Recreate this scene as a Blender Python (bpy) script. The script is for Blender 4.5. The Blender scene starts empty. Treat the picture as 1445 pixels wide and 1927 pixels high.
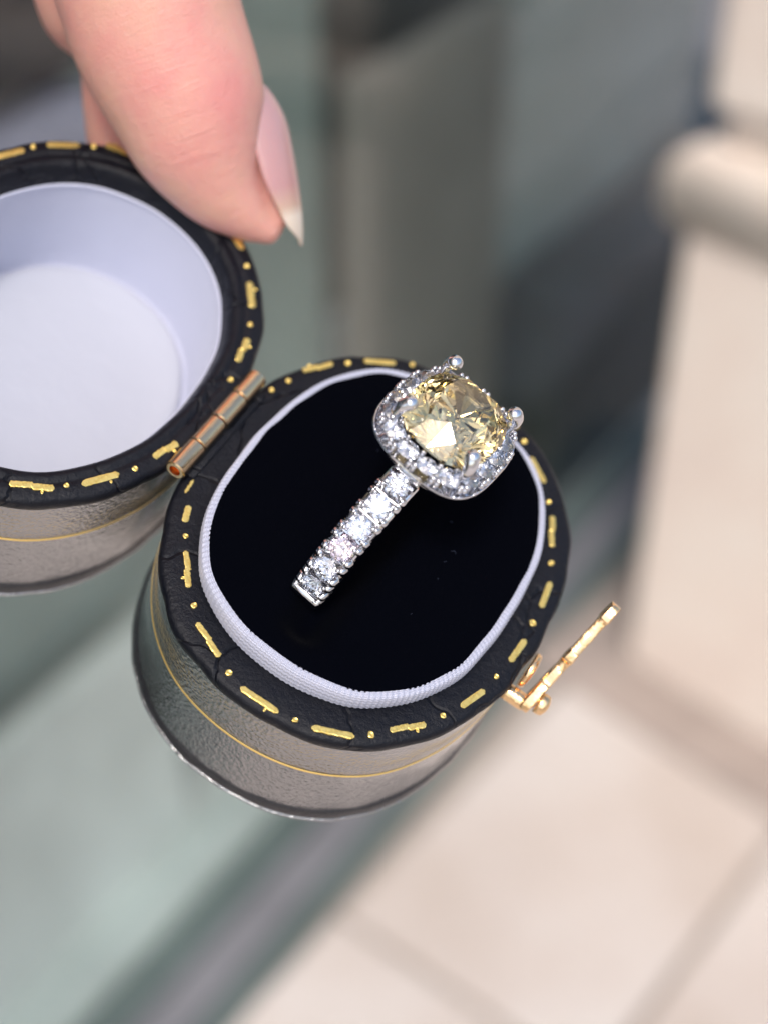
import bpy, bmesh, math, random
from mathutils import Vector, Matrix
from math import sin, cos, pi, radians as rad
random.seed(7)
S = bpy.context.scene
COL = S.collection
S.unit_settings.system = 'METRIC'
S.unit_settings.scale_length = 0.007          # one unit is 7 mm, so the ring and its box have their real size

# ------------------------------------------------------------------ camera
cd = bpy.data.cameras.new('camera')
cam = bpy.data.objects.new('camera', cd); COL.objects.link(cam)
cam.location = (0, 0, 171)
cam.rotation_euler = (rad(90 - 38), 0, 0)
cd.sensor_fit = 'VERTICAL'; cd.sensor_height = 36; cd.lens = 2783 / 1927 * 36
cd.clip_start = 0.5; cd.clip_end = 9000
cd.dof.use_dof = True; cd.dof.focus_distance = 15.6; cd.dof.aperture_fstop = 0.118
S.camera = cam
# ------------------------------------------------------------------ light
SUN_EL, SUN_AZ = 55, -92     # azimuth of the direction towards the sun, degrees from +X, counter-clockwise
W = bpy.data.worlds.new('World'); S.world = W; W.use_nodes = True
wn = W.node_tree.nodes; sky = wn.new('ShaderNodeTexSky'); sky.sky_type = 'NISHITA'; sky.sun_disc = False
sky.sun_elevation = rad(SUN_EL); sky.sun_rotation = rad(90 - SUN_AZ)
sky.air_density = 1.0; sky.dust_density = 3.0; sky.ozone_density = 1.0
wn['Background'].inputs['Strength'].default_value = 0.15
W.node_tree.links.new(sky.outputs[0], wn['Background'].inputs['Color'])
sl = bpy.data.lights.new('sun', 'SUN'); so = bpy.data.objects.new('sun', sl); COL.objects.link(so)
sl.energy = 1.35; sl.angle = rad(12); sl.color = (1, 0.95, 0.90)
d = Vector((cos(rad(SUN_EL)) * cos(rad(SUN_AZ)), cos(rad(SUN_EL)) * sin(rad(SUN_AZ)), sin(rad(SUN_EL))))
so.rotation_euler = d.to_track_quat('Z', 'Y').to_euler(); so.location = (0, 0, 400)
S.view_settings.view_transform = 'Standard'; S.view_settings.look = 'None'
S.view_settings.exposure = 0.5; S.view_settings.gamma = 1
cy = S.cycles
cy.use_denoising = True; cy.max_bounces = 24; cy.transmission_bounces = 20; cy.transparent_max_bounces = 16
cy.glossy_bounces = 10; cy.diffuse_bounces = 4
cy.sample_clamp_indirect = 12; cy.caustics_refractive = True; cy.blur_glossy = 0.3

# ------------------------------------------------------------------ helpers
def sharp(bm, deg=32):
    bm.normal_update()
    es = [e for e in bm.edges if len(e.link_faces) == 2 and e.calc_face_angle(0) > rad(deg)]
    bmesh.ops.split_edges(bm, edges=es); return bm
def obj(name, bm, mat, parent=None, smooth=True, kind=None):
    me = bpy.data.meshes.new(name)
    if isinstance(bm, bmesh.types.BMesh):
        bm.to_mesh(me); bm.free()
    else:
        me.from_pydata(*bm)
    me.materials.append(mat)
    if smooth:
        me.polygons.foreach_set('use_smooth', [True] * len(me.polygons))
    o = bpy.data.objects.new(name, me); COL.objects.link(o)
    if parent: o.parent = parent
    if kind: o['kind'] = kind
    return o
def inst(src, name, parent, mat4=None):
    o = bpy.data.objects.new(name, src if isinstance(src, bpy.types.Mesh) else src.data); COL.objects.link(o)
    o.parent = parent
    if mat4 is not None: o.matrix_local = mat4
    return o
def thing(name, label, cat, m=None, group=None):
    o = bpy.data.objects.new(name, None); COL.objects.link(o); o.empty_display_size = .2
    o['label'] = label; o['category'] = cat
    if group: o['group'] = group
    if m is not None: o.matrix_world = m
    return o
def part(name, parent):
    o = bpy.data.objects.new(name, None); COL.objects.link(o); o.parent = parent; return o
def weld(bm, dist=1e-5):
    bmesh.ops.remove_doubles(bm, verts=bm.verts, dist=dist); bmesh.ops.recalc_face_normals(bm, faces=bm.faces); return bm

def sr(t, a, b, n):
    c, s = abs(cos(t)), abs(sin(t))
    return ((c / a) ** n + (s / b) ** n) ** (-1 / n)
def wob(t, k=1.0, ph=0.0):
    return k * (0.5 * sin(3 * t + 1 + ph) + 0.35 * sin(7 * t + 2.1 + 2 * ph) + 0.3 * sin(12 * t + .4 + ph) + .2 * sin(19 * t + 3 * ph))
def loft(prof, a, b, n=2.2, N=240, closed=False, cap0=False, cap1=False, wf=None, uvs=True):
    """rings of a rounded oval; prof is a list of (offset, z) or (offset, z, exponent)"""
    bm = bmesh.new(); uv = bm.loops.layers.uv.new('UVMap') if uvs else None
    rings = []; vv = [0]
    for i, p in enumerate(prof):
        nn = p[2] if len(p) > 2 else n
        ring = []
        for k in range(N):
            t = 2 * pi * k / N
            r = sr(t, a + p[0], b + p[0], nn)
            z = p[1]
            if wf:
                dr, dz = wf(t, i, p); r += dr; z += dz
            ring.append(bm.verts.new((r * cos(t), r * sin(t), z)))
        rings.append(ring)
        if i: vv.append(vv[-1] + math.hypot(p[0] - prof[i - 1][0], p[1] - prof[i - 1][1]))
    L = 2 * pi * (a + b) / 2
    M = len(rings)
    for i in range(M if closed else M - 1):
        A, B = rings[i], rings[(i + 1) % M]
        v0 = vv[i]; v1 = vv[i + 1] if i + 1 < M else vv[i] + .1
        for k in range(N):
            k2 = (k + 1) % N
            f = bm.faces.new((A[k], A[k2], B[k2], B[k]))
            if uv:
                for l, (u_, v_) in zip(f.loops, ((k, v0), (k + 1, v0), (k + 1, v1), (k, v1))):
                    l[uv].uv = (u_ / N * L, v_)
    if cap0: bm.faces.new(rings[0][::-1])
    if cap1: bm.faces.new(rings[-1])
    bmesh.ops.recalc_face_normals(bm, faces=bm.faces)
    return bm
def frame_along(pts):
    T = []
    for i in range(len(pts)):
        a = pts[max(0, i - 1)]; b = pts[min(len(pts) - 1, i + 1)]
        T.append((b - a).normalized())
    up = Vector((0, 0, 1)) if abs(T[0].z) < .9 else Vector((1, 0, 0))
    U = []
    u = (up - T[0] * up.dot(T[0])).normalized()
    for t in T:
        u = (u - t * u.dot(t)).normalized(); U.append(u.copy())
    return T, U
def tube(pts, radii, seg=12, bm=None, ratio=1.0, round_ends=True):
    bm = bm or bmesh.new()
    pts = [Vector(p) for p in pts]
    if isinstance(radii, (int, float)): radii = [radii] * len(pts)
    if round_ends:
        T, U = frame_along(pts)
        a, b = [], []
        for q in (20, 45, 70):
            a.append((pts[0] - T[0] * radii[0] * sin(rad(q)) * .9, radii[0] * cos(rad(q))))
            b.append((pts[-1] + T[-1] * radii[-1] * sin(rad(q)) * .9, radii[-1] * cos(rad(q))))
        pts = [p for p, r in reversed(a)] + pts + [p for p, r in b]
        radii = [r for p, r in reversed(a)] + list(radii) + [r for p, r in b]
    T, U = frame_along(pts)
    rings = []
    for p, t, u, r in zip(pts, T, U, radii):
        w = t.cross(u)
        rings.append([bm.verts.new(p + u * r * cos(2 * pi * k / seg) * ratio + w * r * sin(2 * pi * k / seg)) for k in range(seg)])
    for A, B in zip(rings, rings[1:]):
        for k in range(seg):
            bm.faces.new((A[k], A[(k + 1) % seg], B[(k + 1) % seg], B[k]))
    bm.faces.new(rings[0][::-1]); bm.faces.new(rings[-1])
    bmesh.ops.recalc_face_normals(bm, faces=bm.faces)
    return bm
def spline(P, n=6):
    """Catmull-Rom through tuples of any length"""
    out = []
    for i in range(len(P) - 1):
        p0 = P[max(i - 1, 0)]; p1 = P[i]; p2 = P[i + 1]; p3 = P[min(i + 2, len(P) - 1)]
        for k in range(n):
            t = k / n
            out.append(tuple(.5 * (2 * b + (c - a) * t + (2 * a - 5 * b + 4 * c - d_) * t * t + (3 * b - a - 3 * c + d_) * t ** 3) for a, b, c, d_ in zip(p0, p1, p2, p3)))
    out.append(tuple(P[-1])); return out
def ico(r, sub=2, c=(0, 0, 0), sc=(1, 1, 1), bm=None):
    bm = bm or bmesh.new()
    g = bmesh.ops.create_icosphere(bm, subdivisions=sub, radius=r)
    for v in g['verts']:
        v.co = Vector((v.co.x * sc[0], v.co.y * sc[1], v.co.z * sc[2])) + Vector(c)
    return bm
def box(c, s, bm=None, bev=0.0, m=None):
    bm = bm or bmesh.new()
    g = bmesh.ops.create_cube(bm, size=1)
    vs = g['verts']
    for v in vs:
        v.co = Vector((v.co.x * s[0], v.co.y * s[1], v.co.z * s[2]))
        v.co += Vector(c)
    if bev:
        es = list({e for v in vs for e in v.link_edges})
        r = bmesh.ops.bevel(bm, geom=es, offset=bev, segments=2, affect='EDGES', profile=.5)
        vs = r['verts']
    if m is not None:
        allv = set(vs)
        for v in bm.verts:
            pass
        bmesh.ops.transform(bm, matrix=m, verts=[v for v in bm.verts])
    return bm

# ------------------------------------------------------------------ materials
def mat(name, base=(.5, .5, .5), rough=.5, metal=0, ior=1.5, **kw):
    m = bpy.data.materials.new(name); m.use_nodes = True
    b = m.node_tree.nodes['Principled BSDF']
    b.inputs['Base Color'].default_value = (*base, 1); b.inputs['Roughness'].default_value = rough
    b.inputs['Metallic'].default_value = metal; b.inputs['IOR'].default_value = ior
    for k, v in kw.items():
        i = b.inputs[k.replace('_', ' ')]
        i.default_value = (*v, 1) if isinstance(v, tuple) and len(v) == 3 and i.type == 'RGBA' else v
    return m
def N(m, t, **kw):
    n = m.node_tree.nodes.new(t)
    for k, v in kw.items():
        if k in n.inputs: n.inputs[k].default_value = v
        else: setattr(n, k, v)
    return n
def L(m, a, b): m.node_tree.links.new(a, b)
def bump(m, height_sock, strength, dist, prev=None):
    n = N(m, 'ShaderNodeBump', Strength=strength, Distance=dist)
    L(m, height_sock, n.inputs['Height'])
    if prev: L(m, prev.outputs[0], n.inputs['Normal'])
    L(m, n.outputs[0], m.node_tree.nodes['Principled BSDF'].inputs['Normal'])
    return n
def coords(m, out='Object', scale=(1, 1, 1)):
    tc = N(m, 'ShaderNodeTexCoord'); mp = N(m, 'ShaderNodeMapping'); mp.inputs['Scale'].default_value = scale
    L(m, tc.outputs[out], mp.inputs[0]); return mp.outputs[0]
def noise(m, vec, scale, detail=4, rough=.6, dist=0):
    n = N(m, 'ShaderNodeTexNoise', Scale=scale, Detail=detail, Roughness=rough, Distortion=dist)
    L(m, vec, n.inputs['Vector']); return n.outputs['Fac']
def ramp(m, sock, stops):
    r = N(m, 'ShaderNodeValToRGB'); e = r.color_ramp.elements
    while len(e) < len(stops): e.new(.5)
    for el, (p, c) in zip(e, stops):
        el.position = p; el.color = (*c, 1) if len(c) == 3 else c
    L(m, sock, r.inputs[0]); return r.outputs[0]
def to_base(m, sock): L(m, sock, m.node_tree.nodes['Principled BSDF'].inputs['Base Color'])
def to_rough(m, sock): L(m, sock, m.node_tree.nodes['Principled BSDF'].inputs['Roughness'])

M_patent = mat('patent_leather', (.009, .010, .012), .11, 0, 3.2, Coat_IOR=2.3, Coat_Weight=1.0, Coat_Roughness=.05)
v = coords(M_patent)
vo = N(M_patent, 'ShaderNodeTexVoronoi', Scale=24.0); vo.feature = 'SMOOTH_F1'; L(M_patent, v, vo.inputs['Vector'])
b1 = bump(M_patent, vo.outputs['Distance'], .8, .017)
b2 = bump(M_patent, noise(M_patent, v, 30, 4, .7), .8, .011, b1)
b3 = bump(M_patent, noise(M_patent, v, 2.2, 2), .14, .05, b2)

L(M_patent, b3.outputs[0], M_patent.node_tree.nodes['Principled BSDF'].inputs['Coat Normal'])
M_edge = mat('worn_leather_edge', (.010, .010, .013), .30, 0, 1.6)
v = coords(M_edge); bump(M_edge, noise(M_edge, v, 16, 5, .7), .9, .03)
M_rim = mat('matt_leather', (.0022, .0030, .0065), .45, 0, 1.36)
v = coords(M_rim)
to_rough(M_rim, ramp(M_rim, noise(M_rim, v, 5, 5), [(.3, (.30, .30, .30)), (.7, (.55, .55, .55))]))
vo = N(M_rim, 'ShaderNodeTexVoronoi', Scale=1.1); vo.feature = 'DISTANCE_TO_EDGE'
nz = N(M_rim, 'ShaderNodeTexNoise', Scale=1.6, Detail=3); L(M_rim, v, nz.inputs['Vector'])
mx = N(M_rim, 'ShaderNodeMix'); mx.data_type = 'VECTOR'; mx.inputs[0].default_value = .35
L(M_rim, v, mx.inputs[4]); L(M_rim, nz.outputs['Color'], mx.inputs[5]); L(M_rim, mx.outputs[1], vo.inputs['Vector'])
cr = ramp(M_rim, vo.outputs['Distance'], [(0, (0, 0, 0)), (.018, (1, 1, 1))])
b0 = bump(M_rim, cr, .8, .022)
b1 = bump(M_rim, noise(M_rim, v, 9, 6, .7), .6, .035, b0)

M_foil = mat('gold_foil', (1.0, .70, .16), .36, .85)
v = coords(M_foil)
bump(M_foil, noise(M_foil, v, 22, 3, .6), .45, .012)
to_base(M_foil, ramp(M_foil, noise(M_foil, v, 12, 3), [(.25, (.75, .46, .07)), (.5, (1, .76, .24))]))
M_line = mat('gold_tooled_line', (1.0, .72, .25), .42, .8)
M_brass = mat('rose_gold_hinge', (.86, .63, .37), .16, 1)
v = coords(M_brass, 'Object', (14, 1.2, 14)); bump(M_brass, noise(M_brass, v, 6, 3), .25, .01)
M_inner = mat('hinge_bore', (.5, .13, .03), .4, 1)
M_clasp = mat('clasp_gold', (1.0, .68, .36), .17, 1)
v = coords(M_clasp); bump(M_clasp, noise(M_clasp, v, 9, 2), .5, .03)

M_satin = mat('satin', (.44, .455, .55), .42, 0, 1.5, Sheen_Weight=.25, Sheen_Roughness=.4)
tc = N(M_satin, 'ShaderNodeTexCoord'); sx = N(M_satin, 'ShaderNodeSeparateXYZ'); L(M_satin, tc.outputs['UV'], sx.inputs[0])
def sinw(m, sock, k, ph=0):
    a = N(m, 'ShaderNodeMath', operation='MULTIPLY'); a.inputs[1].default_value = k; L(m, sock, a.inputs[0])
    b = N(m, 'ShaderNodeMath', operation='SINE'); L(m, a.outputs[0], b.inputs[0]); return b.outputs[0]
def op(m, o, a, b):
    n = N(m, 'ShaderNodeMath', operation=o)
    for i, q in enumerate((a, b)):
        if isinstance(q, (int, float)): n.inputs[i].default_value = q
        else: L(m, q, n.inputs[i])
    return n.outputs[0]
def weave(m, kx, ky, strength, dist):
    tc = N(m, 'ShaderNodeTexCoord'); sx = N(m, 'ShaderNodeSeparateXYZ'); L(m, tc.outputs['UV'], sx.inputs[0])
    a = op(m, 'ADD', sx.outputs[0], sx.outputs[1]); b = op(m, 'SUBTRACT', sx.outputs[0], sx.outputs[1])
    h = op(m, 'MULTIPLY', sinw(m, a, kx), sinw(m, b, ky))
    return bump(m, h, strength, dist)
v = coords(M_satin); bump(M_satin, noise(M_satin, v, 60, 2), .15, .004)
M_paper = mat('lid_silk', (.52, .54, .66), .5, 0, 1.45, Sheen_Weight=.2)
v = coords(M_paper); bump(M_paper, noise(M_paper, v, 3.2, 5, .55), .25, .06)
M_floor = mat('lid_pad_silk', (.46, .475, .53), .42, 0, 1.45, Sheen_Weight=.2)
v = coords(M_floor); b0 = bump(M_floor, noise(M_floor, v, 2.2, 4, .5), .28, .09); bump(M_floor, noise(M_floor, v, 60, 2), .12, .005, b0)
M_velvet = mat('black_velvet', (.0010, .0013, .0028), .95, 0, 1.2, Sheen_Weight=.007, Sheen_Roughness=.5)
M_velvet.node_tree.nodes['Principled BSDF'].inputs['Specular IOR Level'].default_value = .05
v = coords(M_velvet); bump(M_velvet, noise(M_velvet, v, 50, 3), .3, .02)
M_lint = mat('lint', (.04, .05, .09), .8)
M_wg = mat('white_gold', (.76, .76, .785), .08, 1)
v = coords(M_wg); bump(M_wg, noise(M_wg, v, 14, 2), .10, .01)

def gem_mat(name, col, ior, glossy=0.0):
    m = bpy.data.materials.new(name); m.use_nodes = True
    nt = m.node_tree; nt.nodes.remove(nt.nodes['Principled BSDF'])
    g = nt.nodes.new('ShaderNodeBsdfGlass'); g.inputs['Color'].default_value = (*col, 1); g.inputs['IOR'].default_value = ior; g.inputs['Roughness'].default_value = 0
    nt.links.new(g.outputs[0], nt.nodes['Material Output'].inputs['Surface'])
    return m
M_dia = gem_mat('diamond', (.93, .94, .96), 2.42)
M_pink = gem_mat('faint_pink_diamond', (.96, .925, .945), 2.42)
M_champ = gem_mat('champagne_diamond', (.944, .900, .765), 2.42)

# skin
M_skin = mat('skin', (.72, .40, .34), .48, 0, 1.4, Subsurface_Weight=.35, Subsurface_Scale=.35, Subsurface_Radius=(1, .35, .2))
v = coords(M_skin)
c1 = ramp(M_skin, noise(M_skin, v, .9, 4, .55), [(.3, (.66, .28, .25)), (.52, (.67, .345, .28)), (.75, (.64, .385, .27))])
to_base(M_skin, c1)
def dotv(d_):
    n = N(M_skin, 'ShaderNodeVectorMath', operation='DOT_PRODUCT'); L(M_skin, v, n.inputs[0]); n.inputs[1].default_value = d_; return n.outputs['Value']
cx_ = N(M_skin, 'ShaderNodeCombineXYZ')      # skin lines run across the thumb
for i_, d_ in enumerate(((.25, .65, .44), (6.2, -3.1, -3.9), (.7, -2.4, 2.5))): L(M_skin, dotv(d_), cx_.inputs[i_])
b0 = bump(M_skin, noise(M_skin, cx_.outputs[0], 1.5, 5, .6, .6), .40, .035)
b1 = bump(M_skin, noise(M_skin, v, 7.0, 5, .65), .30, .04, b0)
vo = N(M_skin, 'ShaderNodeTexVoronoi', Scale=26.0); L(M_skin, v, vo.inputs['Vector'])
bump(M_skin, vo.outputs['Distance'], .25, .014, b1)
M_nail = mat('nail', (.80, .50, .46), .16, 0, 1.5, Subsurface_Weight=.2, Subsurface_Scale=.15, Coat_Weight=.5, Coat_Roughness=.08)
tc = N(M_nail, 'ShaderNodeTexCoord'); sx = N(M_nail, 'ShaderNodeSeparateXYZ'); L(M_nail, tc.outputs['UV'], sx.inputs[0])
to_base(M_nail, ramp(M_nail, sx.outputs[1], [(0, (.48, .30, .31)), (.60, (.50, .265, .25)), (.70, (.55, .37, .28)), (.76, (.70, .60, .50)), (1, (.60, .50, .40))]))

# background
M_stone = mat('pale_stone', (.60, .50, .42), .8)
v = coords(M_stone)
to_base(M_stone, ramp(M_stone, noise(M_stone, v, .035, 5, .6), [(.3, (.70, .58, .51)), (.5, (.77, .665, .585)), (.7, (.80, .73, .655))]))
bump(M_stone, noise(M_stone, v, .6, 5), .4, .6)
M_slab = mat('paving_stone', (.55, .48, .42), .75)
v = coords(M_slab)
to_base(M_slab, ramp(M_slab, noise(M_slab, v, .02, 4, .6), [(.3, (.46, .39, .34)), (.5, (.54, .48, .44)), (.7, (.60, .56, .53))]))
bump(M_slab, noise(M_slab, v, .5, 5), .4, .5)
M_joint = mat('joint_mortar', (.22, .19, .16), .9)
v = coords(M_joint); to_base(M_joint, ramp(M_joint, noise(M_joint, v, .3, 4), [(.3, (.30, .26, .23)), (.7, (.40, .36, .32))]))
def bgm(name, c, rough=.6, k=.75, sc=.03, **kw):
    m = mat(name, c, rough, **kw); v = coords(m)
    to_base(m, ramp(m, noise(m, v, sc, 4), [(.3, tuple(q * k for q in c)), (.7, tuple(min(1, q * (2 - k)) for q in c))]))
    return m
M_frame = bgm('dark_metal_frame', (.10, .13, .125), .35)
M_rail = bgm('violet_grey_rail', (.17, .17, .185), .4)
M_teal = bgm('teal_backboard', (.19, .25, .235), .55)
M_warm = bgm('warm_grey_board', (.21, .205, .185), .6)
M_dark = bgm('dark_backing', (.020, .030, .025), .4)  # interior walls, and the block that stands for shaded glass
M_pale = bgm('pale_green_board', (.54, .59, .57), .5)
M_lav = bgm('lavender_reflection', (.22, .22, .29), .7)  # tone of a window reflection, given to a solid block
M_navy = bgm('dark_reflection', (.010, .010, .016), .8)  # dark tone of a window reflection, as plain block colour
M_tan = bgm('tan_leather', (.40, .27, .15), .6)
M_glass = bpy.data.materials.new('window_glass'); M_glass.use_nodes = True
nt = M_glass.node_tree; nt.nodes.remove(nt.nodes['Principled BSDF'])
tr = nt.nodes.new('ShaderNodeBsdfTransparent'); tr.inputs[0].default_value = (.93, .95, .945, 1)
gl = nt.nodes.new('ShaderNodeBsdfGlossy'); gl.inputs['Roughness'].default_value = .02
fr = nt.nodes.new('ShaderNodeFresnel'); ge = nt.nodes.new('ShaderNodeNewGeometry')
mr = nt.nodes.new('ShaderNodeMapRange'); mr.inputs['To Min'].default_value = 1.38; mr.inputs['To Max'].default_value = 1 / 1.38   # leaving the glass
nt.links.new(ge.outputs['Backfacing'], mr.inputs['Value']); nt.links.new(mr.outputs[0], fr.inputs[0])
ms = nt.nodes.new('ShaderNodeMixShader')
nt.links.new(fr.outputs[0], ms.inputs[0]); nt.links.new(tr.outputs[0], ms.inputs[1]); nt.links.new(gl.outputs[0], ms.inputs[2])
nt.links.new(ms.outputs[0], nt.nodes['Material Output'].inputs[0])

# ================================================================== the place
# wall line of the shop front: starts at WA, runs along WU, outward normal WN (towards the street)
WA = Vector((-20, 110.6, 0)); WU = Vector((.553, .833, 0)).normalized(); WN = Vector((WU.y, -WU.x, 0))
MW = Matrix((( WU.x, WN.x, 0, WA.x), (WU.y, WN.y, 0, WA.y), (0, 0, 1, 0), (0, 0, 0, 1)))   # x along, y outward, z up
def wbox(name, x0, x1, y0, y1, z0, z1, m, parent=None, bev=0):
    bm = box(((x0 + x1) / 2, (y0 + y1) / 2, (z0 + z1) / 2), (x1 - x0, y1 - y0, z1 - z0), bev=bev)
    return obj(name, bm, m, parent, smooth=False)
g = obj('ground', box((0, 0, -6), (9000, 9000, 10)), M_joint, smooth=False, kind='structure')
# paving slabs in front of the shop front
PU = Vector((.62, .785, 0)).normalized(); PV = Vector((PU.y, -PU.x, 0))
P0 = Vector((-20.1, 110.6, 0))
pav = bpy.data.objects.new('pavement', None); COL.objects.link(pav); pav['kind'] = 'structure'
sw, slw = 42.0, 92.0
for i in range(-6, 9):
    for j in range(0, 9):
        x0 = i * slw + 22; y0 = j * sw - .4
        bm = bmesh.new(); box((0, 0, -.9 + random.uniform(-.15, .1)), (slw - 1.6, sw - 1.6, 2.6), bm, bev=.4)
        o = obj('slab', bm, M_slab, pav, smooth=False)
        c = P0 + PU * (x0 + slw / 2) + PV * (y0 + sw / 2)
        o.matrix_local = Matrix.Translation(c) @ Matrix(((PU.x, PV.x, 0, 0), (PU.y, PV.y, 0, 0), (0, 0, 1, 0), (0, 0, 0, 1)))
# shop front
sf = thing('shop_window', 'large dark framed shop window with a tall glass pane behind the ring box', 'shop window', MW)
wbox('bottom_rail', -420, 150, -14, -9.2, 0, 4.5, M_frame, sf, .4)
wbox('sill', -420, 150, -9, -3.2, .4, 2.0, M_rail, sf, .4)
wbox('kick_strip', -420, 150, -3, 1.0, .2, 1.4, M_frame, sf, .3)
wbox('top_rail', -420, 150, -14, -9, 300, 306, M_frame, sf, .4)
wbox('glass_pane', -418, 150, -12, -11.4, 4.6, 299.9, M_glass, sf)
wbox('post', -425, -420.2, -14, -8, 0, 306, M_frame, sf, .4)
wbox('window_floor', -420, 240, -90, -14.2, .8, 3.2, M_pale, sf)
wbox('side_wall', -426, -423, -92, -15, 3.4, 300, M_dark, sf)
wbox('display_ceiling', -420, 240, -90, -14.2, 301, 304, M_dark, sf)
wbox('window_back', -420, 240, -95, -90.5, 3.4, 300, M_dark, sf)
wf_ = thing('shop_fascia', 'stone fascia wall above the shop window', 'wall', MW)
wbox('fascia', -700, 400, -60, 6, 308, 520, M_stone, wf_, 1)
wbox('side_wall', -700, -428, -60, 4, 0, 307, M_stone, wf_, 1)
# what stands in the window, and blocks standing in for its reflections
def dboard(name, lab, cat, x0, x1, y0, y1, z0, z1, m, bev=.6):
    o = wbox(name, x0, x1, y0, y1, z0, z1, m, None, bev); o.matrix_world = MW; o['label'] = lab; o['category'] = cat; return o
dboard('display_backdrop', 'teal grey backdrop board standing behind the shop glass', 'board', -60, 68.5, -34, -31, 3.4, 170, M_teal)
dboard('display_screen', 'tall warm grey upright panel in the window above the diamond ring', 'panel', 69, 110, -29, -26, 3.4, 98, M_warm)
dboard('display_screen', 'blue green panel in the window just right of the warm grey one', 'panel', 111, 190, -31, -28, 47.5, 104, M_teal)
dboard('display_board', 'pale green low board in the window at lower left below the open lid', 'board', -60, 22, -27, -24, 3.4, 44, M_pale)
dboard('dark_backing', 'near black block standing for reflection and shade in the glass beside the stone pier', 'block', 112, 236, -42, -15.4, 3.4, 47, M_dark)  # added block: darkens the glass where it only reflects and lies in shade
dboard('reflection_block', 'lavender grey block standing for a window reflection left of the fingers', 'reflection', -10, 20, -30, -20, 104, 116, M_lav, 3)  # added block, coloured like a pale reflection in the glass
dboard('reflection_block', 'black block standing for a window reflection in the top left corner', 'reflection', -10, 24, -30, -20, 117.5, 140, M_navy, 3)  # added block for the dark part of that window reflection

# stone pier with moulding
PC = Vector((39.5, 178, 0)); E1 = Vector((.71, -.70, 0)).normalized(); E2 = Vector((-E1.y, E1.x, 0))
MP = Matrix(((E1.x, E2.x, 0, PC.x), (E1.y, E2.y, 0, PC.y), (0, 0, 1, 0), (0, 0, 0, 1)))
sp = thing('stone_pier', 'cream stone pier with a rounded moulding beside the shop window', 'pier', MP)
obj('plinth', box((50, 30, 39.9), (100, 60, 79), bev=1.5), M_stone, sp, smooth=False)
def torus_band(x0, x1, y0, y1, z, r, h):
    # rounded moulding: profile swept round a rectangle
    bm = bmesh.new(); cs = [(x0, y0), (x1, y0), (x1, y1), (x0, y1)]; nn = [(-1, -1), (1, -1), (1, 1), (-1, 1)]
    rings = []
    for k in range(13):
        q = -pi / 2 + pi * k / 12
        o_, dz = r * cos(q), h * sin(q)
        rings.append([bm.verts.new((c[0] + n_[0] * o_, c[1] + n_[1] * o_, z + dz)) for c, n_ in zip(cs, nn)])
    for A, B in zip(rings, rings[1:]):
        for k in range(4): bm.faces.new((A[k], A[(k + 1) % 4], B[(k + 1) % 4], B[k]))
    bm.faces.new(rings[0][::-1]); bm.faces.new(rings[-1])
    bmesh.ops.recalc_face_normals(bm, faces=bm.faces)
    return bm
obj('moulding', torus_band(0, 100, 0, 60, 85.6, 2.6, 5.6), M_stone, sp)
obj('neck', box((51, 31, 93.5), (96, 56, 3.4), bev=.5), M_stone, sp, smooth=False)
obj('shaft', box((50, 30, 300), (99, 59, 408), bev=2), M_stone, sp, smooth=False)
M_taupe = bgm('taupe_stone', (.33, .275, .245), .8)
obj('footing', box((46, 22, .5), (116, 66, 3.2), bev=.6), M_taupe, sp, smooth=False)

# ================================================================== the ring box
BR = ((0.82983, 0.48909, 0.26865), (-0.39995, 0.85703, -0.32487), (-0.38913, 0.16215, 0.9068))
BT = (-0.0869, 13.0044, 160.5164)
MB = Matrix([(*BR[i], BT[i]) for i in range(3)] + [(0, 0, 0, 1)])
A_, B_, NX = 2.2, 2.637, 2.2
rb = thing('ring_box', 'black leather antique ring box held open, gold dashes tooled round its rim', 'ring box', MB)

def facet(t): return -.020 * (1 - abs(cos(8 * t + .6 * sin(3 * t))))
def rim_w(t, i, p): return ((facet(t) if p[0] > -.08 else 0) + wob(t, .012, .7) + (.012 * sin(25 * t + i * .7) if p[0] > -.2 else 0) * .3, wob(t, .006, 2.0))
def col_w(t, i, p):      # woven satin: a relief of small pips
    L_ = t * 2.05; v_ = i * .0115
    h = .0085 * sin(52 * (L_ + v_)) * sin(52 * (L_ - v_))
    return (wob(t, .015, 1.7) + h * (1 if i < 34 else .4), wob(t, .008, .4) + (h if i > 26 else 0))
# body: glossy wall
wall = [(-.05, -.12), (-.045, -.3), (-.035, -.8), (-.02, -1.4), (-.005, -1.88), (.0, -1.93)]
obj('wall', loft(wall, A_, B_, NX, 320, wf=lambda t, i, p: (wob(t, .006), 0)), M_patent, rb)
seam = [(-.02, -1.88), (.010, -1.905), (.022, -1.95), (.026, -2.01), (.030, -2.06), (.01, -2.09), (-.04, -2.10)]
foot = [(-.05, -2.08), (.01, -2.084), (.036, -2.096), (.040, -2.115), (.03, -2.135), (.01, -2.148), (-.3, -2.15)]
def foot_w(t, i, p): return (wob(t, .010, 3) + .005 * sin(31 * t + 2) * sin(5 * t), .003 * sin(23 * t))
obj('foot_seam', loft(seam, A_, B_, NX, 320, wf=foot_w), M_edge, rb)
obj('foot', loft(foot, A_, B_, NX, 320, cap1=True, wf=foot_w), M_patent, rb)
rim = [(-.10, -.17), (-.03, -.185), (.002, -.16), (.012, -.10), (.004, -.045), (-.025, -.012), (-.06, .0), (-.16, .006), (-.26, .008), (-.34, .002), (-.42, -.004), (-.50, -.02)]
obj('rim', loft(rim, A_, B_, NX, 400, wf=rim_w), M_rim, rb)
def line_band(z, off, h=.019):
    return [(off, z - h), (off + .008, z - h * .6), (off + .008, z + h * .6), (off, z + h)]
obj('gold_line', loft(line_band(-.92, -.028), A_, B_, NX, 320, wf=lambda t, i, p: (wob(t, .006), .004 * sin(9 * t))), M_line, rb)
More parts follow.
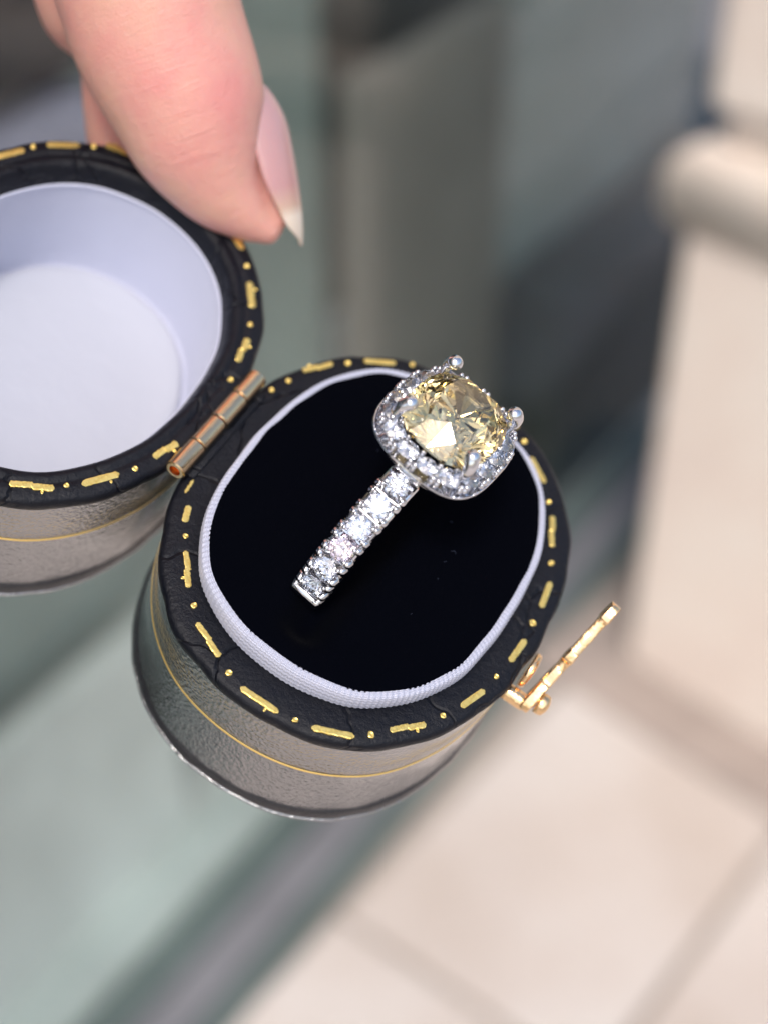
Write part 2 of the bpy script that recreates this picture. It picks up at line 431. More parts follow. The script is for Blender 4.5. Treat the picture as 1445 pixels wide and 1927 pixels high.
# satin collar standing proud of the rim
colr = [(-.445, -.03, 2.3), (-.438, .05, 2.35), (-.445, .15, 2.4), (-.462, .225, 2.45), (-.485, .262, 2.5), (-.515, .272, 2.5), (-.545, .262, 2.5), (-.60, .20, 2.5)]
colr_s = [tuple(q) for q in spline(colr, 8)]
obj('satin_collar', loft(colr_s, A_, B_, NX, 1500, wf=col_w), M_satin, rb)
# velvet pad: domed, with the slot the ring stands in
def pad_bm():
    bm = bmesh.new(); K = 40; NS = 240; rings = []
    for i in range(K + 1):
        f = 1 - i / K
        ring = []
        for k in range(NS):
            t = 2 * pi * k / NS
            r = sr(t, A_ - .520, B_ - .520, 2.5) + wob(t, .015, 1.7) + .010 * sin(21 * t + 1)
            r *= max(f, .002)
            x, y = r * cos(t), r * sin(t)
            edge = (1 - f) * 1.6
            z = .30 + .03 * (1 - f * f) - .05 * math.exp(-(1 - f) / .03)
            z -= .34 * math.exp(-(x / .24) ** 2) * (1 / (1 + math.exp((abs(y) - 1.76) / .07)))
            ring.append(bm.verts.new((x, y, z)))
        rings.append(ring)
    for A, B in zip(rings, rings[1:]):
        for k in range(NS): bm.faces.new((A[k], A[(k + 1) % NS], B[(k + 1) % NS], B[k]))
    bm.faces.new(rings[-1]); bmesh.ops.recalc_face_normals(bm, faces=bm.faces)
    return bm
obj('velvet_pad', pad_bm(), M_velvet, rb)
# lint on the velvet
bm = bmesh.new()
for _ in range(9):
    t = random.uniform(0, 2 * pi); r = random.uniform(.2, .85) * sr(t, 1.6, 2.03, 3)
    x, y = r * cos(t), r * sin(t)
    if abs(x) < .5: continue
    l = random.uniform(.006, .035); a = random.uniform(0, pi)
    tube([(x, y, .335), (x + l * cos(a), y + l * sin(a), .35), (x + l * cos(a + .6) * 1.8, y + l * sin(a + .6) * 1.8, .337)], 0.002, 5, bm, round_ends=False)
obj('lint', bm, M_lint, rb, kind='stuff')

# gold tooling: dashes and dots, each a scrap of foil of its own shape
def dash_mesh(length, width, seed, ragged=.12):
    rnd = random.Random(seed)
    bm = bmesh.new(); n = 14; h = .008
    up, lo = [], []
    for i in range(n + 1):
        f = i / n; x = (f - .5) * length
        w = width / 2 * (min(1, math.sqrt(max(0, 1 - (abs(2 * f - 1)) ** 6)) + .25))
        up.append((x, w * (1 + rnd.uniform(-ragged, ragged)))); lo.append((x, -w * (1 + rnd.uniform(-ragged, ragged))))
    def vrow(z, k): return [[bm.verts.new((x, y * k, z + rnd.uniform(-.001, .001) * (k < 1))) for x, y in row] for row in (up, lo)]
    b_ = vrow(-.006, 1.0); m_ = vrow(h * .7, .94); t_ = vrow(h, .62)
    for q in range(n):
        for R1, R2 in ((b_, m_), (m_, t_)):
            bm.faces.new((R1[0][q], R1[0][q + 1], R2[0][q + 1], R2[0][q])); bm.faces.new((R1[1][q + 1], R1[1][q], R2[1][q], R2[1][q + 1]))
        bm.faces.new((t_[0][q], t_[0][q + 1], t_[1][q + 1], t_[1][q]))
    for q in (0, n):
        for R1, R2 in ((b_, m_), (m_, t_)): bm.faces.new((R1[0][q], R2[0][q], R2[1][q], R1[1][q]))
    bmesh.ops.recalc_face_normals(bm, faces=bm.faces)
    me = bpy.data.meshes.new('gold_dash'); bm.to_mesh(me); bm.free(); me.materials.append(M_foil)
    return me
def dot_mesh(r, seed):
    rnd = random.Random(seed); bm = bmesh.new(); n = 12
    R0 = [rnd.uniform(.88, 1.12) * r for _ in range(n)]
    rows = []
    for k, z in ((1.0, -.006), (.92, .009), (.7, .013), (.35, .008)):
        rows.append([bm.verts.new((R0[i] * k * cos(2 * pi * i / n), R0[i] * k * sin(2 * pi * i / n), z)) for i in range(n)])
    for A, B in zip(rows, rows[1:]):
        for i in range(n): bm.faces.new((A[i], A[(i + 1) % n], B[(i + 1) % n], B[i]))
    bm.faces.new(rows[-1]); bmesh.ops.recalc_face_normals(bm, faces=bm.faces)
    me = bpy.data.meshes.new('gold_dot'); bm.to_mesh(me); bm.free(); me.materials.append(M_foil)
    return me
dots = [dot_mesh(r, i) for i, r in enumerate((.036, .040, .033))]
def tangent(x, y, a, b, n):
    gx = abs(x / a) ** (n - 1) * (1 if x > 0 else -1) / a; gy = abs(y / b) ** (n - 1) * (1 if y > 0 else -1) / b
    return math.atan2(gx, -gy)
def put(me, name, parent, x, y, z, rz, s=(1, 1, 1)):
    return inst(me, name, parent, Matrix.Translation((x, y, z)) @ Matrix.Rotation(rz, 4, 'Z') @ Matrix.Diagonal((*s, 1)))
base_dash = [(-1.76, 1.54, .40, 2), (-1.22, 2.14, .40, 0), (-.45, 2.50, .4, 0), (.42, 2.50, .4, 0), (1.10, 2.08, .38, 0), (1.64, 1.42, .42, 3), (1.97, .6, .38, 0), (2.03, -.25, .36, 1), (1.89, -1.09, .36, 0),
             (1.48, -1.82, .40, 4), (.86, -2.36, .46, 1), (.05, -2.53, .47, 5), (-.75, -2.29, .44, 3), (-1.4, -1.74, .44, 2), (-1.8, -1.17, .22, 1)]
base_dot = [(-1.92, 1.13), (-1.51, 1.85), (-.89, 2.39), (.0, 2.56), (.77, 2.34), (1.42, 1.76), (1.83, 1.02), (2.01, .17), (1.98, -.69), (1.72, -1.47), (1.20, -2.14), (.47, -2.49), (-.37, -2.47), (-1.10, -2.05), (-1.65, -1.41), (-2.0, .88)]
def tooling(parent, dashes, dots_, a, b, n, zt, w):
    for i, (x, y, l, style) in enumerate(dashes):
        rz = tangent(x, y, a, b, n)
        c, s = cos(rz), sin(rz)
        if style in (0, 1, 5):
            put(dash_mesh(l, w, i * 7 + 1, (.05, .10, .1, .1, .1, .11)[style]), 'gold_dash', parent, x, y, zt, rz)
        else:      # the stamp slipped: two overlapping strikes
            q = l * .24; e = w * .12
            put(dash_mesh(l * .56, w * .9, i * 7 + 2, .12), 'gold_dash', parent, x - c * q - s * e, y - s * q + c * e, zt, rz + .02)
            put(dash_mesh(l * .52, w * .95, i * 7 + 3, .13), 'gold_dash', parent, x + c * q + s * e, y + s * q - c * e, zt + .004, rz - .03)
        if style in (2, 4, 5):
            put(dots[i % 3], 'gold_fleck', parent, x + s * (w * .75) + c * l * .22, y - c * (w * .75) + s * l * .22, zt - .004, rz, (.5, .7, .7))
    for i, (x, y) in enumerate(dots_):
        put(dots[i % 3], 'gold_dot', parent, x, y, zt, random.uniform(0, 6), (random.uniform(.85, 1.1), random.uniform(.85, 1.1), 1))
tooling(rb, base_dash, base_dot, A_, B_, NX, .010, .075)
put(dash_mesh(.20, .035, 99, .35), 'gold_dash', rb, -1.98, -.86, .01, rad(97))

# ---- lid
XH, ZH, PHI = 2.1958, .0841, .0893
lid = part('lid', rb)
lid.matrix_local = Matrix.Translation((-XH, 0, ZH)) @ Matrix.Rotation(PHI, 4, 'Y') @ Matrix.Translation((-XH, 0, 0))
LA, LB = 2.169, 2.637
lwall = [(-.05, -.12), (-.045, -.35), (-.03, -.9), (-.01, -1.5), (.0, -1.93), (.0, -2.02)]
obj('lid_wall', loft(lwall, LA, LB, NX, 320, wf=lambda t, i, p: (wob(t, .006, 1), 0)), M_patent, lid)
lfoot = [(p[0], p[1] - .11) for p in foot]
obj('lid_seam', loft([(p[0], p[1] - .11) for p in seam], LA, LB, NX, 320, wf=foot_w), M_edge, lid)
obj('lid_top_edge', loft(lfoot, LA, LB, NX, 320, cap1=True, wf=foot_w), M_patent, lid)
lrim = [(-.10, -.17), (-.03, -.185), (.002, -.16), (.012, -.10), (.004, -.05), (-.02, -.015), (-.05, .0), (-.15, .008), (-.21, .006), (-.235, -.014), (-.255, -.006), (-.30, .012), (-.36, .0), (-.40, -.05), (-.43, -.14), (-.455, -.25), (-.47, -.30)]
obj('lid_rim', loft(lrim, LA, LB, NX, 400, wf=rim_w), M_rim, lid)
pipe = [(-.455 + .028 * cos(q), -.29 + .03 * sin(q)) for q in [i * pi / 6 for i in range(12)]]
obj('piping', loft(pipe, LA, LB, NX, 320, closed=True, wf=lambda t, i, p: (wob(t, .012, .7), wob(t, .006, 2))), M_paper, lid)
lin = [(-.465, -.28), (-.475, -.6), (-.49, -1.0), (-.51, -1.5), (-.53, -1.74), (-.55, -1.78), (-.60, -1.795)]
obj('lid_lining', loft(lin, LA, LB, NX, 320, wf=lambda t, i, p: (wob(t, .012, .7), 0)), M_paper, lid)
def lidpad():
    pr = [(-.60, -1.79), (-.60, -1.73), (-.63, -1.69), (-.70, -1.67), (-.8, -1.665)]
    bm = loft(pr, LA, LB, NX, 240, wf=lambda t, i, p: (wob(t, .010, .7), 0))
    bm.verts.ensure_lookup_table()
    prev = [bm.verts[240 * 4 + k] for k in range(240)]
    for i in range(1, 24):
        f = 1 - i / 24; ring = []
        for k in range(240):
            t = 2 * pi * k / 240; r = sr(t, LA - .8, LB - .8, NX) * max(f, .003)
            ring.append(bm.verts.new((r * cos(t), r * sin(t), -1.665 + .04 * (1 - f * f) + .008 * f * sin(r * 3 + t * 2))))
        for k in range(240): bm.faces.new((prev[k], prev[(k + 1) % 240], ring[(k + 1) % 240], ring[k]))
        prev = ring
    bm.faces.new(prev); bmesh.ops.recalc_face_normals(bm, faces=bm.faces); return bm
obj('lid_pad', lidpad(), M_floor, lid)
obj('lid_gold_line', loft(line_band(-.92, -.028), LA, LB, NX, 320, wf=lambda t, i, p: (wob(t, .006, 1), .004 * sin(9 * t))), M_line, lid)
lid_dash = [(-1.80, 1.32, .4, 0), (-1.46, 1.92, .40, 0), (-.93, 2.40, .4, 2), (-.05, 2.50, .4, 0), (.83, 2.36, .38, 0), (1.46, 1.79, .38, 5), (1.84, 1.05, .36, 2), (1.96, -.70, .34, 4), (1.65, -1.49, .44, 5),
            (1.17, -2.05, .46, 2), (.48, -2.45, .44, 0), (-.38, -2.46, .44, 0), (-1.15, -2.09, .44, 0), (-1.68, -1.47, .44, 0), (-1.97, -.6, .42, 0), (-2.0, .35, .42, 0)]
lid_dot = [(-1.68, 1.62), (-1.20, 2.19), (-.5, 2.5), (.42, 2.5), (1.18, 2.11), (1.70, 1.42), (1.97, .60), (1.85, -1.13), (1.43, -1.80), (.84, -2.3), (.05, -2.53), (-.8, -2.34), (-1.45, -1.8), (-1.87, -1.05), (-2.03, -.1), (-1.96, .85)]
tooling(lid, lid_dash, lid_dot, LA, LB, NX, .008, .085)

# ---- hinge
hg = part('hinge', rb); hg.matrix_local = Matrix.Translation((-XH, 0, ZH + .03))
def barrel(y0, y1, r, ri):
    bm = bmesh.new(); n = 28; rows = []
    prof = [(ri, y0 + .02), (ri, y0), (r - .018, y0), (r, y0 + .014), (r, y1 - .014), (r - .018, y1), (ri, y1), (ri, y1 - .02)]
    for rr, y in prof:
        rows.append([bm.verts.new((rr * cos(2 * pi * k / n), y, rr * sin(2 * pi * k / n))) for k in range(n)])
    for i in range(len(rows)):
        A, B = rows[i], rows[(i + 1) % len(rows)]
        for k in range(n): bm.faces.new((A[k], A[(k + 1) % n], B[(k + 1) % n], B[k]))
    bmesh.ops.recalc_face_normals(bm, faces=bm.faces); return bm
ys = [-.87, -.43, 0.0, .43, .85]
for i in range(4):
    o = obj('hinge_knuckle', sharp(barrel(ys[i] + .008, ys[i + 1] - .008, .122 - .006 * (i % 2), .070)), M_brass, hg)
obj('hinge_pin', tube([(0, -.78, 0), (0, .84, 0)], .066, 16, round_ends=False), M_inner, hg)
for s in (1, -1):
    bm = box((s * .10, 0, -.100), (.2, 1.5, .03), bev=.008)
    o = obj('hinge_leaf', bm, M_rim, hg)
    if s < 0: o.rotation_euler = (0, PHI, 0)

# ---- clasp
cl = part('clasp', rb)
def disc(r, th, n=28, dome=.0, bm=None):
    bm = bm or bmesh.new(); rows = []
    for rr, x in ((r * .2, -th), (r * .96, -th), (r, -th * .6), (r, th * .4), (r * .92, th), (r * .45, th + dome), (r * .1, th + dome * 1.2)):
        rows.append([bm.verts.new((x, rr * cos(2 * pi * k / n), rr * sin(2 * pi * k / n))) for k in range(n)])
    for A, B in zip(rows, rows[1:]):
        for k in range(n): bm.faces.new((A[k], A[(k + 1) % n], B[(k + 1) % n], B[k]))
    bm.faces.new(rows[0][::-1]); bm.faces.new(rows[-1]); bmesh.ops.recalc_face_normals(bm, faces=bm.faces); return bm
o = obj('base_plate', disc(.22, .035, dome=.02), M_clasp, cl); o.matrix_local = Matrix.Translation((2.28, -.18, -.30))
o = obj('pivot', tube([(2.2, -.5, -.42), (2.40, -.5, -.42)], .10, 20), M_clasp, cl)
o = obj('knob', disc(.13, .05, 18, .03), M_clasp, cl); o.matrix_local = Matrix.Translation((2.60, -.40, -.40))
# hook arm: a flat pierced bar with stepped edges, thin in its x direction
def arm():
    p0 = Vector((2.44, -.56, -.46)); p1 = Vector((2.66, .60, .58)); ax = (p1 - p0); ln = ax.length; ax.normalize()
    ox = Vector((1, 0, 0)); ox = (ox - ax * ox.dot(ax)).normalized(); wd = ax.cross(ox)
    prof = [(0, .05), (.03, .12), (.12, .15), (.24, .13), (.27, .10), (.38, .10), (.40, .07), (.46, .07), (.48, .12), (.56, .12), (.58, .06), (.84, .05), (.87, .12), (.97, .13), (1, .09)]
    bm = bmesh.new(); rings = []
    for f, w in spline(prof, 4):
        c = p0 + ax * ln * f + wd * .03 * sin(f * 7)
        t = .058 + .06 * w * sin(f * 16) ** 2
        ring = [(t, w * .8), (t * .7, w), (-t * .7, w), (-t, w * .8), (-t, -w * .8), (-t * .7, -w), (t * .7, -w), (t, -w * .8)]
        rings.append([bm.verts.new(c + ox * a + wd * b) for a, b in ring])
    for A, B in zip(rings, rings[1:]):
        for k in range(8): bm.faces.new((A[k], A[(k + 1) % 8], B[(k + 1) % 8], B[k]))
    bm.faces.new(rings[0][::-1]); bm.faces.new(rings[-1]); bmesh.ops.recalc_face_normals(bm, faces=bm.faces); return bm
obj('hook_arm', sharp(arm(), 38), M_clasp, cl)

# ================================================================== the ring
from mathutils import Euler
w_ = Vector((-.166, .093, -.046)) * .95 + Vector((0, 0, -.06))
MR = MB @ Matrix.Translation((-.048, .024, .266)) @ Matrix.Rotation(w_.length, 4, w_.normalized())
rg = thing('diamond_ring', 'white gold halo ring with a champagne cushion diamond, standing in black velvet', 'ring', MR)
RB = 1.36    # radius of the metal surface under the stones
def gem(outline, hc, hp, table=.55, girdle=.04, culet=.0, n=8, star=.78, low=.30, jit=0):
    """faceted stone: outline(t) gives the girdle radius, z = 0 at the girdle"""
    bm = bmesh.new(); st = pi / n
    def P(t, k, z): r = outline(t) * k; return bm.verts.new((r * cos(t), r * sin(t), z))
    Tb = [P(2 * st * i, table, hc + girdle / 2) for i in range(n)]
    zs = hc * (1 - star * cos(st)) / (1 - table)
    Sp = [P(2 * st * i + st, star, zs + girdle / 2) for i in range(n)]
    Gt = [P(st * i, 1, girdle / 2) for i in range(2 * n)]; Gb = [P(st * i, 1, -girdle / 2) for i in range(2 * n)]
    zl = -hp * (1 - low * cos(st))
    Lo = [P(2 * st * i + st, low, zl - girdle / 2) for i in range(n)]
    C = [P(2 * st * i, max(culet, .004), -hp * (1 - max(culet, .004)) - girdle / 2) for i in range(n)]
    F = bm.faces.new
    F(Tb); F(C[::-1])
    for i in range(n):
        j = (i + 1) % n; h = (i - 1) % n
        F((Tb[i], Tb[j], Sp[i]))
        F((Tb[i], Sp[i], Gt[2 * i])); F((Tb[i], Gt[2 * i], Sp[h]))
        F((Sp[i], Gt[2 * i], Gt[2 * i + 1])); F((Sp[i], Gt[2 * i + 1], Gt[(2 * i + 2) % (2 * n)]))
        F((Lo[i], Gb[2 * i + 1], Gb[2 * i])); F((Lo[i], Gb[(2 * i + 2) % (2 * n)], Gb[2 * i + 1]))
        F((C[i], Lo[i], Gb[2 * i])); F((C[i], Gb[2 * i], Lo[h])); F((C[i], C[j], Lo[i]))
    for i in range(2 * n):
        j = (i + 1) % (2 * n); F((Gt[i], Gb[i], Gb[j], Gt[j]))
    rj = random.Random(4)
    for v_ in bm.verts:
        if jit and abs(v_.co.z) > girdle: v_.co += Vector((rj.uniform(-jit, jit), rj.uniform(-jit, jit), rj.uniform(-jit, jit) * .5 * (v_.co.z < 0)))
    bmesh.ops.recalc_face_normals(bm, faces=bm.faces)
    return bm
small = bpy.data.meshes.new('brilliant'); b_ = gem(lambda t: 1.0, .32, .86); b_.to_mesh(small); b_.free(); small.materials.append(M_dia)
small_p = small.copy(); small_p.materials[0] = M_pink

def arcpt(th, r, x=0): return Vector((x, -r * sin(th), r * cos(th)))
def arc_frame(th, r, x=0):
    # local z outward, local y along the band (towards the slot)
    o_ = Vector((0, -sin(th), cos(th))); tn = Vector((0, -cos(th), -sin(th))); xx = tn.cross(o_)
    p = arcpt(th, r, x)
    return Matrix(((xx.x, tn.x, o_.x, p.x), (xx.y, tn.y, o_.y, p.y), (xx.z, tn.z, o_.z, p.z), (0, 0, 0, 1)))
def sweep(prof, th0, th1, n, cap=True):
    bm = bmesh.new(); rings = []
    for i in range(n + 1):
        th = th0 + (th1 - th0) * i / n
        rings.append([bm.verts.new(arcpt(th, r, x)) for x, r in prof])
    m = len(prof)
    for A, B in zip(rings, rings[1:]):
        for k in range(m): bm.faces.new((A[k], A[(k + 1) % m], B[(k + 1) % m], B[k]))
    if cap: bm.faces.new(rings[0][::-1]); bm.faces.new(rings[-1])
    bmesh.ops.recalc_face_normals(bm, faces=bm.faces); return bm
# channel section under the stones (rails, floor) and the plain lower shank
TH0, NST, DTH = .485, 6, .213
th_end = TH0 + DTH * (NST - .5) + .028
ch = [(-.185, 1.14), (-.185, RB - .09), (-.170, RB - .06), (-.150, RB - .05), (-.147, RB - .06), (-.145, 1.21), (.145, 1.21), (.147, RB - .06), (.150, RB - .05), (.170, RB - .06), (.185, RB - .09), (.185, 1.14), (.14, 1.12), (-.14, 1.12)]
bandp = part('band', rg)
for s in (1, -1):
    obj('channel', sweep(ch, s * .33, s * (th_end - .02), 60), M_wg, bandp, smooth=False)
rnd_prof = [(.19 * cos(q) * (1 if abs(cos(q)) > .3 else 1), 1.255 + (.125 if sin(q) > 0 else .125) * math.copysign(abs(sin(q)) ** .6, sin(q))) for q in [2 * pi * k / 20 for k in range(20)]]
obj('shank', sweep(rnd_prof, th_end + .035, 2 * pi - th_end - .035, 90), M_wg, bandp)
for s in (1, -1):
    bm = box((0, .01, -.10), (.385, .11, .26), bev=.034); o = obj('end_bar', bm, M_wg, bandp); o.matrix_local = arc_frame(s * (th_end + .0), 1.40) @ Matrix.Rotation(rad(28 * s), 4, 'X')
    bm = box((0, 0, -.10), (.42, .035, .24), bev=.012); o = obj('shoulder_bar', bm, M_wg, bandp); o.matrix_local = arc_frame(s * .345, 1.47)
    bm = box((0, 0, -.10), (.34, .05, .22), bev=.014); o = obj('shoulder_bar', bm, M_wg, bandp); o.matrix_local = arc_frame(s * .305, 1.45)
# claw blocks with a V notch between neighbouring stones, both edges
def claw_bm():
    bm = bmesh.new()
    for sy in (-1, 1):
        # leaning wedge that overlaps the girdle
        g_ = bmesh.ops.create_cube(bm, size=1)
        for v_ in g_['verts']:
            x, y, z = v_.co
            top = z > 0
            v_.co = Vector((x * (.070 if top else .080) + (-.006 if top else .008), sy * (.052 if top else .050) + y * (.072 if top else .086), z * .17 - .045 + (.010 * (1 if x < 0 else -1) if top else 0)))
        bmesh.ops.bevel(bm, geom=list({e for v_ in g_['verts'] for e in v_.link_edges}), offset=.008, segments=2, affect='EDGES')
        ico(.028, 2, (-.040, sy * .060, .034), (1, 1, .9), bm)
    bmesh.ops.recalc_face_normals(bm, faces=bm.faces)
    me = bpy.data.meshes.new('claw'); bm.to_mesh(me); bm.free(); me.materials.append(M_wg)
    me.polygons.foreach_set('use_smooth', [True] * len(me.polygons)); return me
claw = claw_bm()
bar_me = bpy.data.meshes.new('seat_bar'); b_ = box((0, 0, -.12), (.28, .035, .12), bev=.008); b_.to_mesh(b_m := bar_me); b_.free(); bar_me.materials.append(M_wg)
for s in (1, -1):
    for i in range(NST):
        th = s * (TH0 + DTH * i)
        m4 = arc_frame(th, RB + .035) @ Matrix.Rotation(random.uniform(0, .7), 4, 'Z') @ Matrix.Rotation(random.uniform(-.10, .10), 4, 'X') @ Matrix.Rotation(random.uniform(-.08, .08), 4, 'Y') @ Matrix.Diagonal((.131, .131, .131, 1))
        pk = (s > 0 and i == 3)
        o = inst(small_p if pk else small, 'band_stone', rg, m4)
        if pk: o['label'] = 'stone with a faint pink flash'
    for i in range(NST + 1):
        th = s * (TH0 + DTH * (i - .5))
        if 0 < i < NST: inst(bar_me, 'seat_bar', bandp, arc_frame(th, RB + .0))
        if i == 0: continue
        if i == NST: th -= s * .02
        for e in (1, -1):
            m4 = arc_frame(th, RB + .01, 0) @ Matrix.Translation((e * .160, 0, 0)) @ Matrix.Diagonal((e, 1, 1, 1))
            inst(claw, 'claw', rg, m4)
# ---- head
HH = 1.70
hd = part('halo', rg); hd.location = (0, 0, HH)
HX, HY = .705, .800
def hring(prof, n=3.0, N_=120, closed=True): return loft(prof, HX, HY, n, N_, closed=closed)
halo_prof = [(.0, -.085), (-.006, -.07), (-.016, -.07), (-.024, -.08), (-.03, -.14), (-.25, -.14), (-.262, -.08), (-.267, -.07), (-.277, -.07), (-.285, -.08), (-.285, -.15), (-.12, -.17), (-.02, -.13)]
obj('halo_wall', hring(halo_prof), M_wg, hd, smooth=False)
gal = [(-.16, -.22), (-.14, -.25), (-.16, -.30), (-.20, -.33), (-.28, -.30), (-.29, -.24)]
obj('gallery', hring(gal), M_wg, hd)
def arclen_positions(a, b, n, cnt, ph):
    K = 720; P = [(sr(2 * pi * k / K, a, b, n) * cos(2 * pi * k / K), sr(2 * pi * k / K, a, b, n) * sin(2 * pi * k / K)) for k in range(K + 1)]
    S_ = [0]
    for p, q in zip(P, P[1:]): S_.append(S_[-1] + math.dist(p, q))
    out = []
    for i in range(cnt):
        s_ = ((i + ph) / cnt % 1) * S_[-1]
        k = max(j for j in range(K) if S_[j] <= s_)
        f = (s_ - S_[k]) / max(S_[k + 1] - S_[k], 1e-9)
        out.append((P[k][0] * (1 - f) + P[k + 1][0] * f, P[k][1] * (1 - f) + P[k + 1][1] * f, math.atan2(P[k + 1][1] - P[k][1], P[k + 1][0] - P[k][0])))
    return out
NH = 16
ma, mb = HX - .142, HY - .142
for x, y, t in arclen_positions(ma, mb, 2.7, NH, .5):
    m4 = Matrix.Translation((x, y, .022)) @ Matrix.Rotation(t + random.uniform(-.3, .3), 4, 'Z') @ Matrix.Rotation(random.uniform(-.06, .06), 4, 'X') @ Matrix.Diagonal((.124, .124, .124, 1))
    inst(small, 'halo_stone', rg, Matrix.Translation((0, 0, HH)) @ m4)
def bead_mesh():
    bm = ico(.029, 2, sc=(1, 1, 1.1)); bm2 = bm
    tube([(0, 0, -.12), (0, 0, -.01)], .027, 10, bm, round_ends=False)
    me = bpy.data.meshes.new('bead'); bm.to_mesh(me); bm.free(); me.materials.append(M_wg)
    me.polygons.foreach_set('use_smooth', [True] * len(me.polygons)); return me
bead = bead_mesh()
for x, y, t in arclen_positions(HX - .142, HY - .142, 2.7, NH, 0):
    nx_, ny_ = sin(t), -cos(t)
    for k, q in ((.112, .032), (.112, -.032), (-.112, 0)):
        inst(bead, 'bead', hd, Matrix.Translation((x + nx_ * k + cos(t) * q, y + ny_ * k + sin(t) * q, .030)) @ Matrix.Rotation(t, 4, 'Z') @ Matrix.Diagonal((1.05, 1.05, 1, 1)))
# centre stone
GA, GB = .52, .61
cs = obj('centre_stone', gem(lambda t: sr(t, GA, GB, 2.9), .22, .43, table=.55, girdle=.035, culet=.06, n=8, star=.76, low=.42, jit=.012), M_champ, rg, smooth=False)
cs.location = (0, 0, HH + .145)
prs = [(-.425, -.475), (.425, -.475), (-.425, .475), (.425, .475)]
for x, y in prs:
    pts = [(x * .30, y * .55, HH - .62), (x * .62, y * .78, HH - .28), (x * .98, y * 1.0, HH - .02), (x * 1.08, y * 1.07, HH + .15), (x * 1.07, y * 1.06, HH + .26), (x * .98, y * .98, HH + .325)]
    rr = [(.055,), (.055,), (.055,), (.060,), (.072,), (.084,)]
    q = spline([p + r for p, r in zip(pts, rr)], 5)
    bm = tube([p[:3] for p in q], [p[3] for p in q], 16)
    ico(.086, 3, (x * .97, y * .97, HH + .335), (1, 1, .9), bm)
    obj('prong', bm, M_wg, rg)
for s in (1, -1):
    obj('cradle', tube(spline([(-.13, s * .26, HH - .60), (0, s * .20, HH - .52), (.13, s * .26, HH - .60)], 6), .04, 10), M_wg, rg)

# ================================================================== the hand
hand = thing('hand', 'hand with a pale pointed thumbnail holding the open lid from behind', 'hand', MB)
def grow(P, seg=28, ratio=1.0, n=6):
    q = spline(P, n)
    return tube([p[:3] for p in q], [p[3] for p in q], seg, ratio=ratio)
thumb = [(-8.046, 4.015, 4.078, 1.1), (-7.31, 3.733, 3.32, 1.05), (-6.571, 3.519, 2.608, 1.03), (-5.883, 3.262, 2.056, 1.05), (-5.449, 3.094, 1.651, 1.05), (-4.895, 2.899, 1.277, .97), (-4.461, 2.71, 0.92, 0.83), (-3.981, 2.596, 0.61, 0.58), (-3.551, 2.588, 0.442, 0.36), (-3.266, 2.624, 0.38, 0.2)]
bed = [(-4.90, 3.50, 1.52, 0.3), (-4.60, 3.42, 1.42, 0.26), (-4.36, 3.38, 1.30, 0.25), (-4.05, 3.27, 1.11, 0.25), (-3.72, 3.09, 0.88, 0.24), (-3.394, 2.968, 0.696, 0.22), (-3.194, 2.815, 0.545, 0.13)]
index = [(-8.699, 5.0, 3.116, 0.95), (-7.829, 4.562, 1.865, 0.88), (-7.11, 4.278, 1.107, 0.95), (-6.675, 4.014, 0.696, 0.9), (-6.297, 3.841, 0.354, 0.62), (-5.929, 3.562, -0.123, 0.62), (-5.446, 3.215, -0.781, 0.6), (-5.016, 3.02, -1.327, 0.5)]
# beyond the frame: thumb ball, palm, back of the index, three curled fingers, wrist
palm = [(-8.0, 4.0, 4.0, 1.15), (-9.2, 4.7, 5.4, 1.7), (-10.6, 6.2, 6.6, 2.2), (-12.2, 8.6, 7.6, 2.0), (-13.4, 11.2, 8.4, 1.9)]
palm2 = [(-8.7, 5.0, 3.1, .97), (-9.6, 6.0, 4.4, 1.2), (-10.8, 7.4, 5.6, 1.8), (-12.2, 9.0, 7.0, 2.0)]
CY = Vector((-.553, .655, .515)); FO = CY * 3.2 + Vector((-.83, -.489, -.269)) * .6
fingers = [[(-10.9, 7.6, 4.9, 1.1), (-10.2, 7.0, 2.9, .95), (-9.4, 6.2, 1.3, .86), (-8.7, 5.3, .2, .78), (-8.2, 4.3, -.5, .66), (-7.9, 3.5, -.8, .5)],
           [(-11.8, 8.2, 4.9, 1.1), (-11.5, 7.9, 2.9, .93), (-10.9, 7.2, 1.3, .84), (-10.2, 6.3, .2, .76), (-9.7, 5.4, -.4, .62), (-9.4, 4.6, -.7, .48)],
           [(-12.8, 9.0, 5.2, 1.0), (-12.8, 8.9, 3.5, .8), (-12.4, 8.3, 2.1, .72), (-11.8, 7.5, 1.1, .65), (-11.3, 6.7, .6, .54), (-11.0, 6.1, .4, .42)]]
bmh = bmesh.new()
fingers = [[(x + FO.x, y + FO.y, z + FO.z, r) for x, y, z, r in F_] for F_ in fingers]
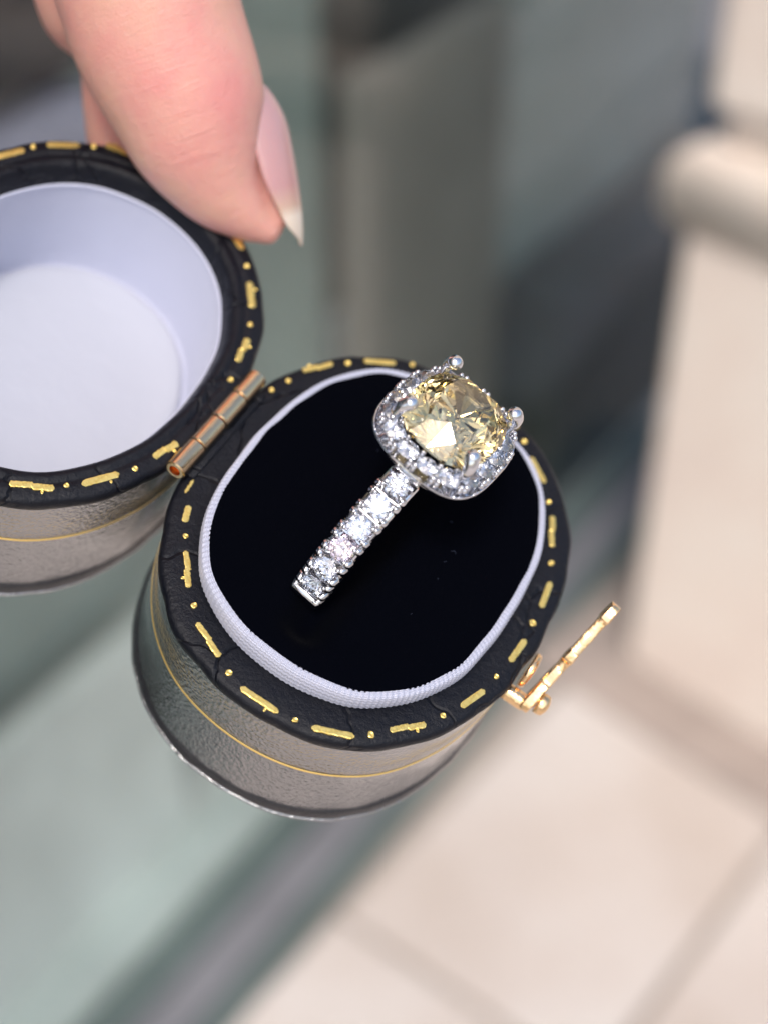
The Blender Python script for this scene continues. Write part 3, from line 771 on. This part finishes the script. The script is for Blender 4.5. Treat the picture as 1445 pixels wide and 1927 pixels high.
for P in [thumb, bed, index, palm, palm2] + fingers:
    b_ = grow(P); me_ = bpy.data.meshes.new('tmp'); b_.to_mesh(me_); b_.free(); bmh.from_mesh(me_); bpy.data.meshes.remove(me_)
body = obj('skin', bmh, M_skin, hand)
md = body.modifiers.new('r', 'REMESH'); md.mode = 'VOXEL'; md.voxel_size = .055; md.use_smooth_shade = True
ms_ = body.modifiers.new('s', 'SMOOTH'); ms_.factor = .6; ms_.iterations = 7
dg = bpy.context.evaluated_depsgraph_get()
me_ = bpy.data.meshes.new_from_object(body.evaluated_get(dg)); body.modifiers.clear(); body.data = me_
me_.polygons.foreach_set('use_smooth', [True] * len(me_.polygons))
# nail
AX, NR, SD = Vector((.776, -.39, -.495)), Vector((.621, .609, .493)), Vector((.109, -.69, .715))
nsil = [(-4.42, 3.62, 1.47), (-4.12, 3.60, 1.40), (-3.819, 3.516, 1.255), (-3.55, 3.351, 1.05), (-3.305, 3.176, 0.841), (-3.081, 2.998, 0.633), (-2.929, 2.861, 0.478), (-2.822, 2.736, 0.343)]
nr_ = [.30, .42, .48, .48, .46, .36, .24, .05]; nph = [62, 80, 80, 80, 76, 70, 62, 30]
rows = spline([p + (r, f) for p, r, f in zip(nsil, nr_, nph)], 5)
bm = bmesh.new(); uv = bm.loops.layers.uv.new('UVMap'); g1 = []; K = 18
for i, (x, y, z, r, ph) in enumerate(rows):
    c = Vector((x, y, z)) - NR * r
    g1.append([bm.verts.new(c + (NR * cos(q) + SD * sin(q)) * r) for q in [rad(ph) * (-1 + 2 * k / K) for k in range(K + 1)]])
for i in range(len(g1) - 1):
    for k in range(K):
        f = bm.faces.new((g1[i][k], g1[i][k + 1], g1[i + 1][k + 1], g1[i + 1][k]))
        for l, (a, b) in zip(f.loops, ((k, i), (k + 1, i), (k + 1, i + 1), (k, i + 1))): l[uv].uv = (a / K, b / (len(g1) - 1))
nail = obj('thumbnail', bm, M_nail, hand)
sm = nail.modifiers.new('t', 'SOLIDIFY'); sm.thickness = .035; sm.offset = -1
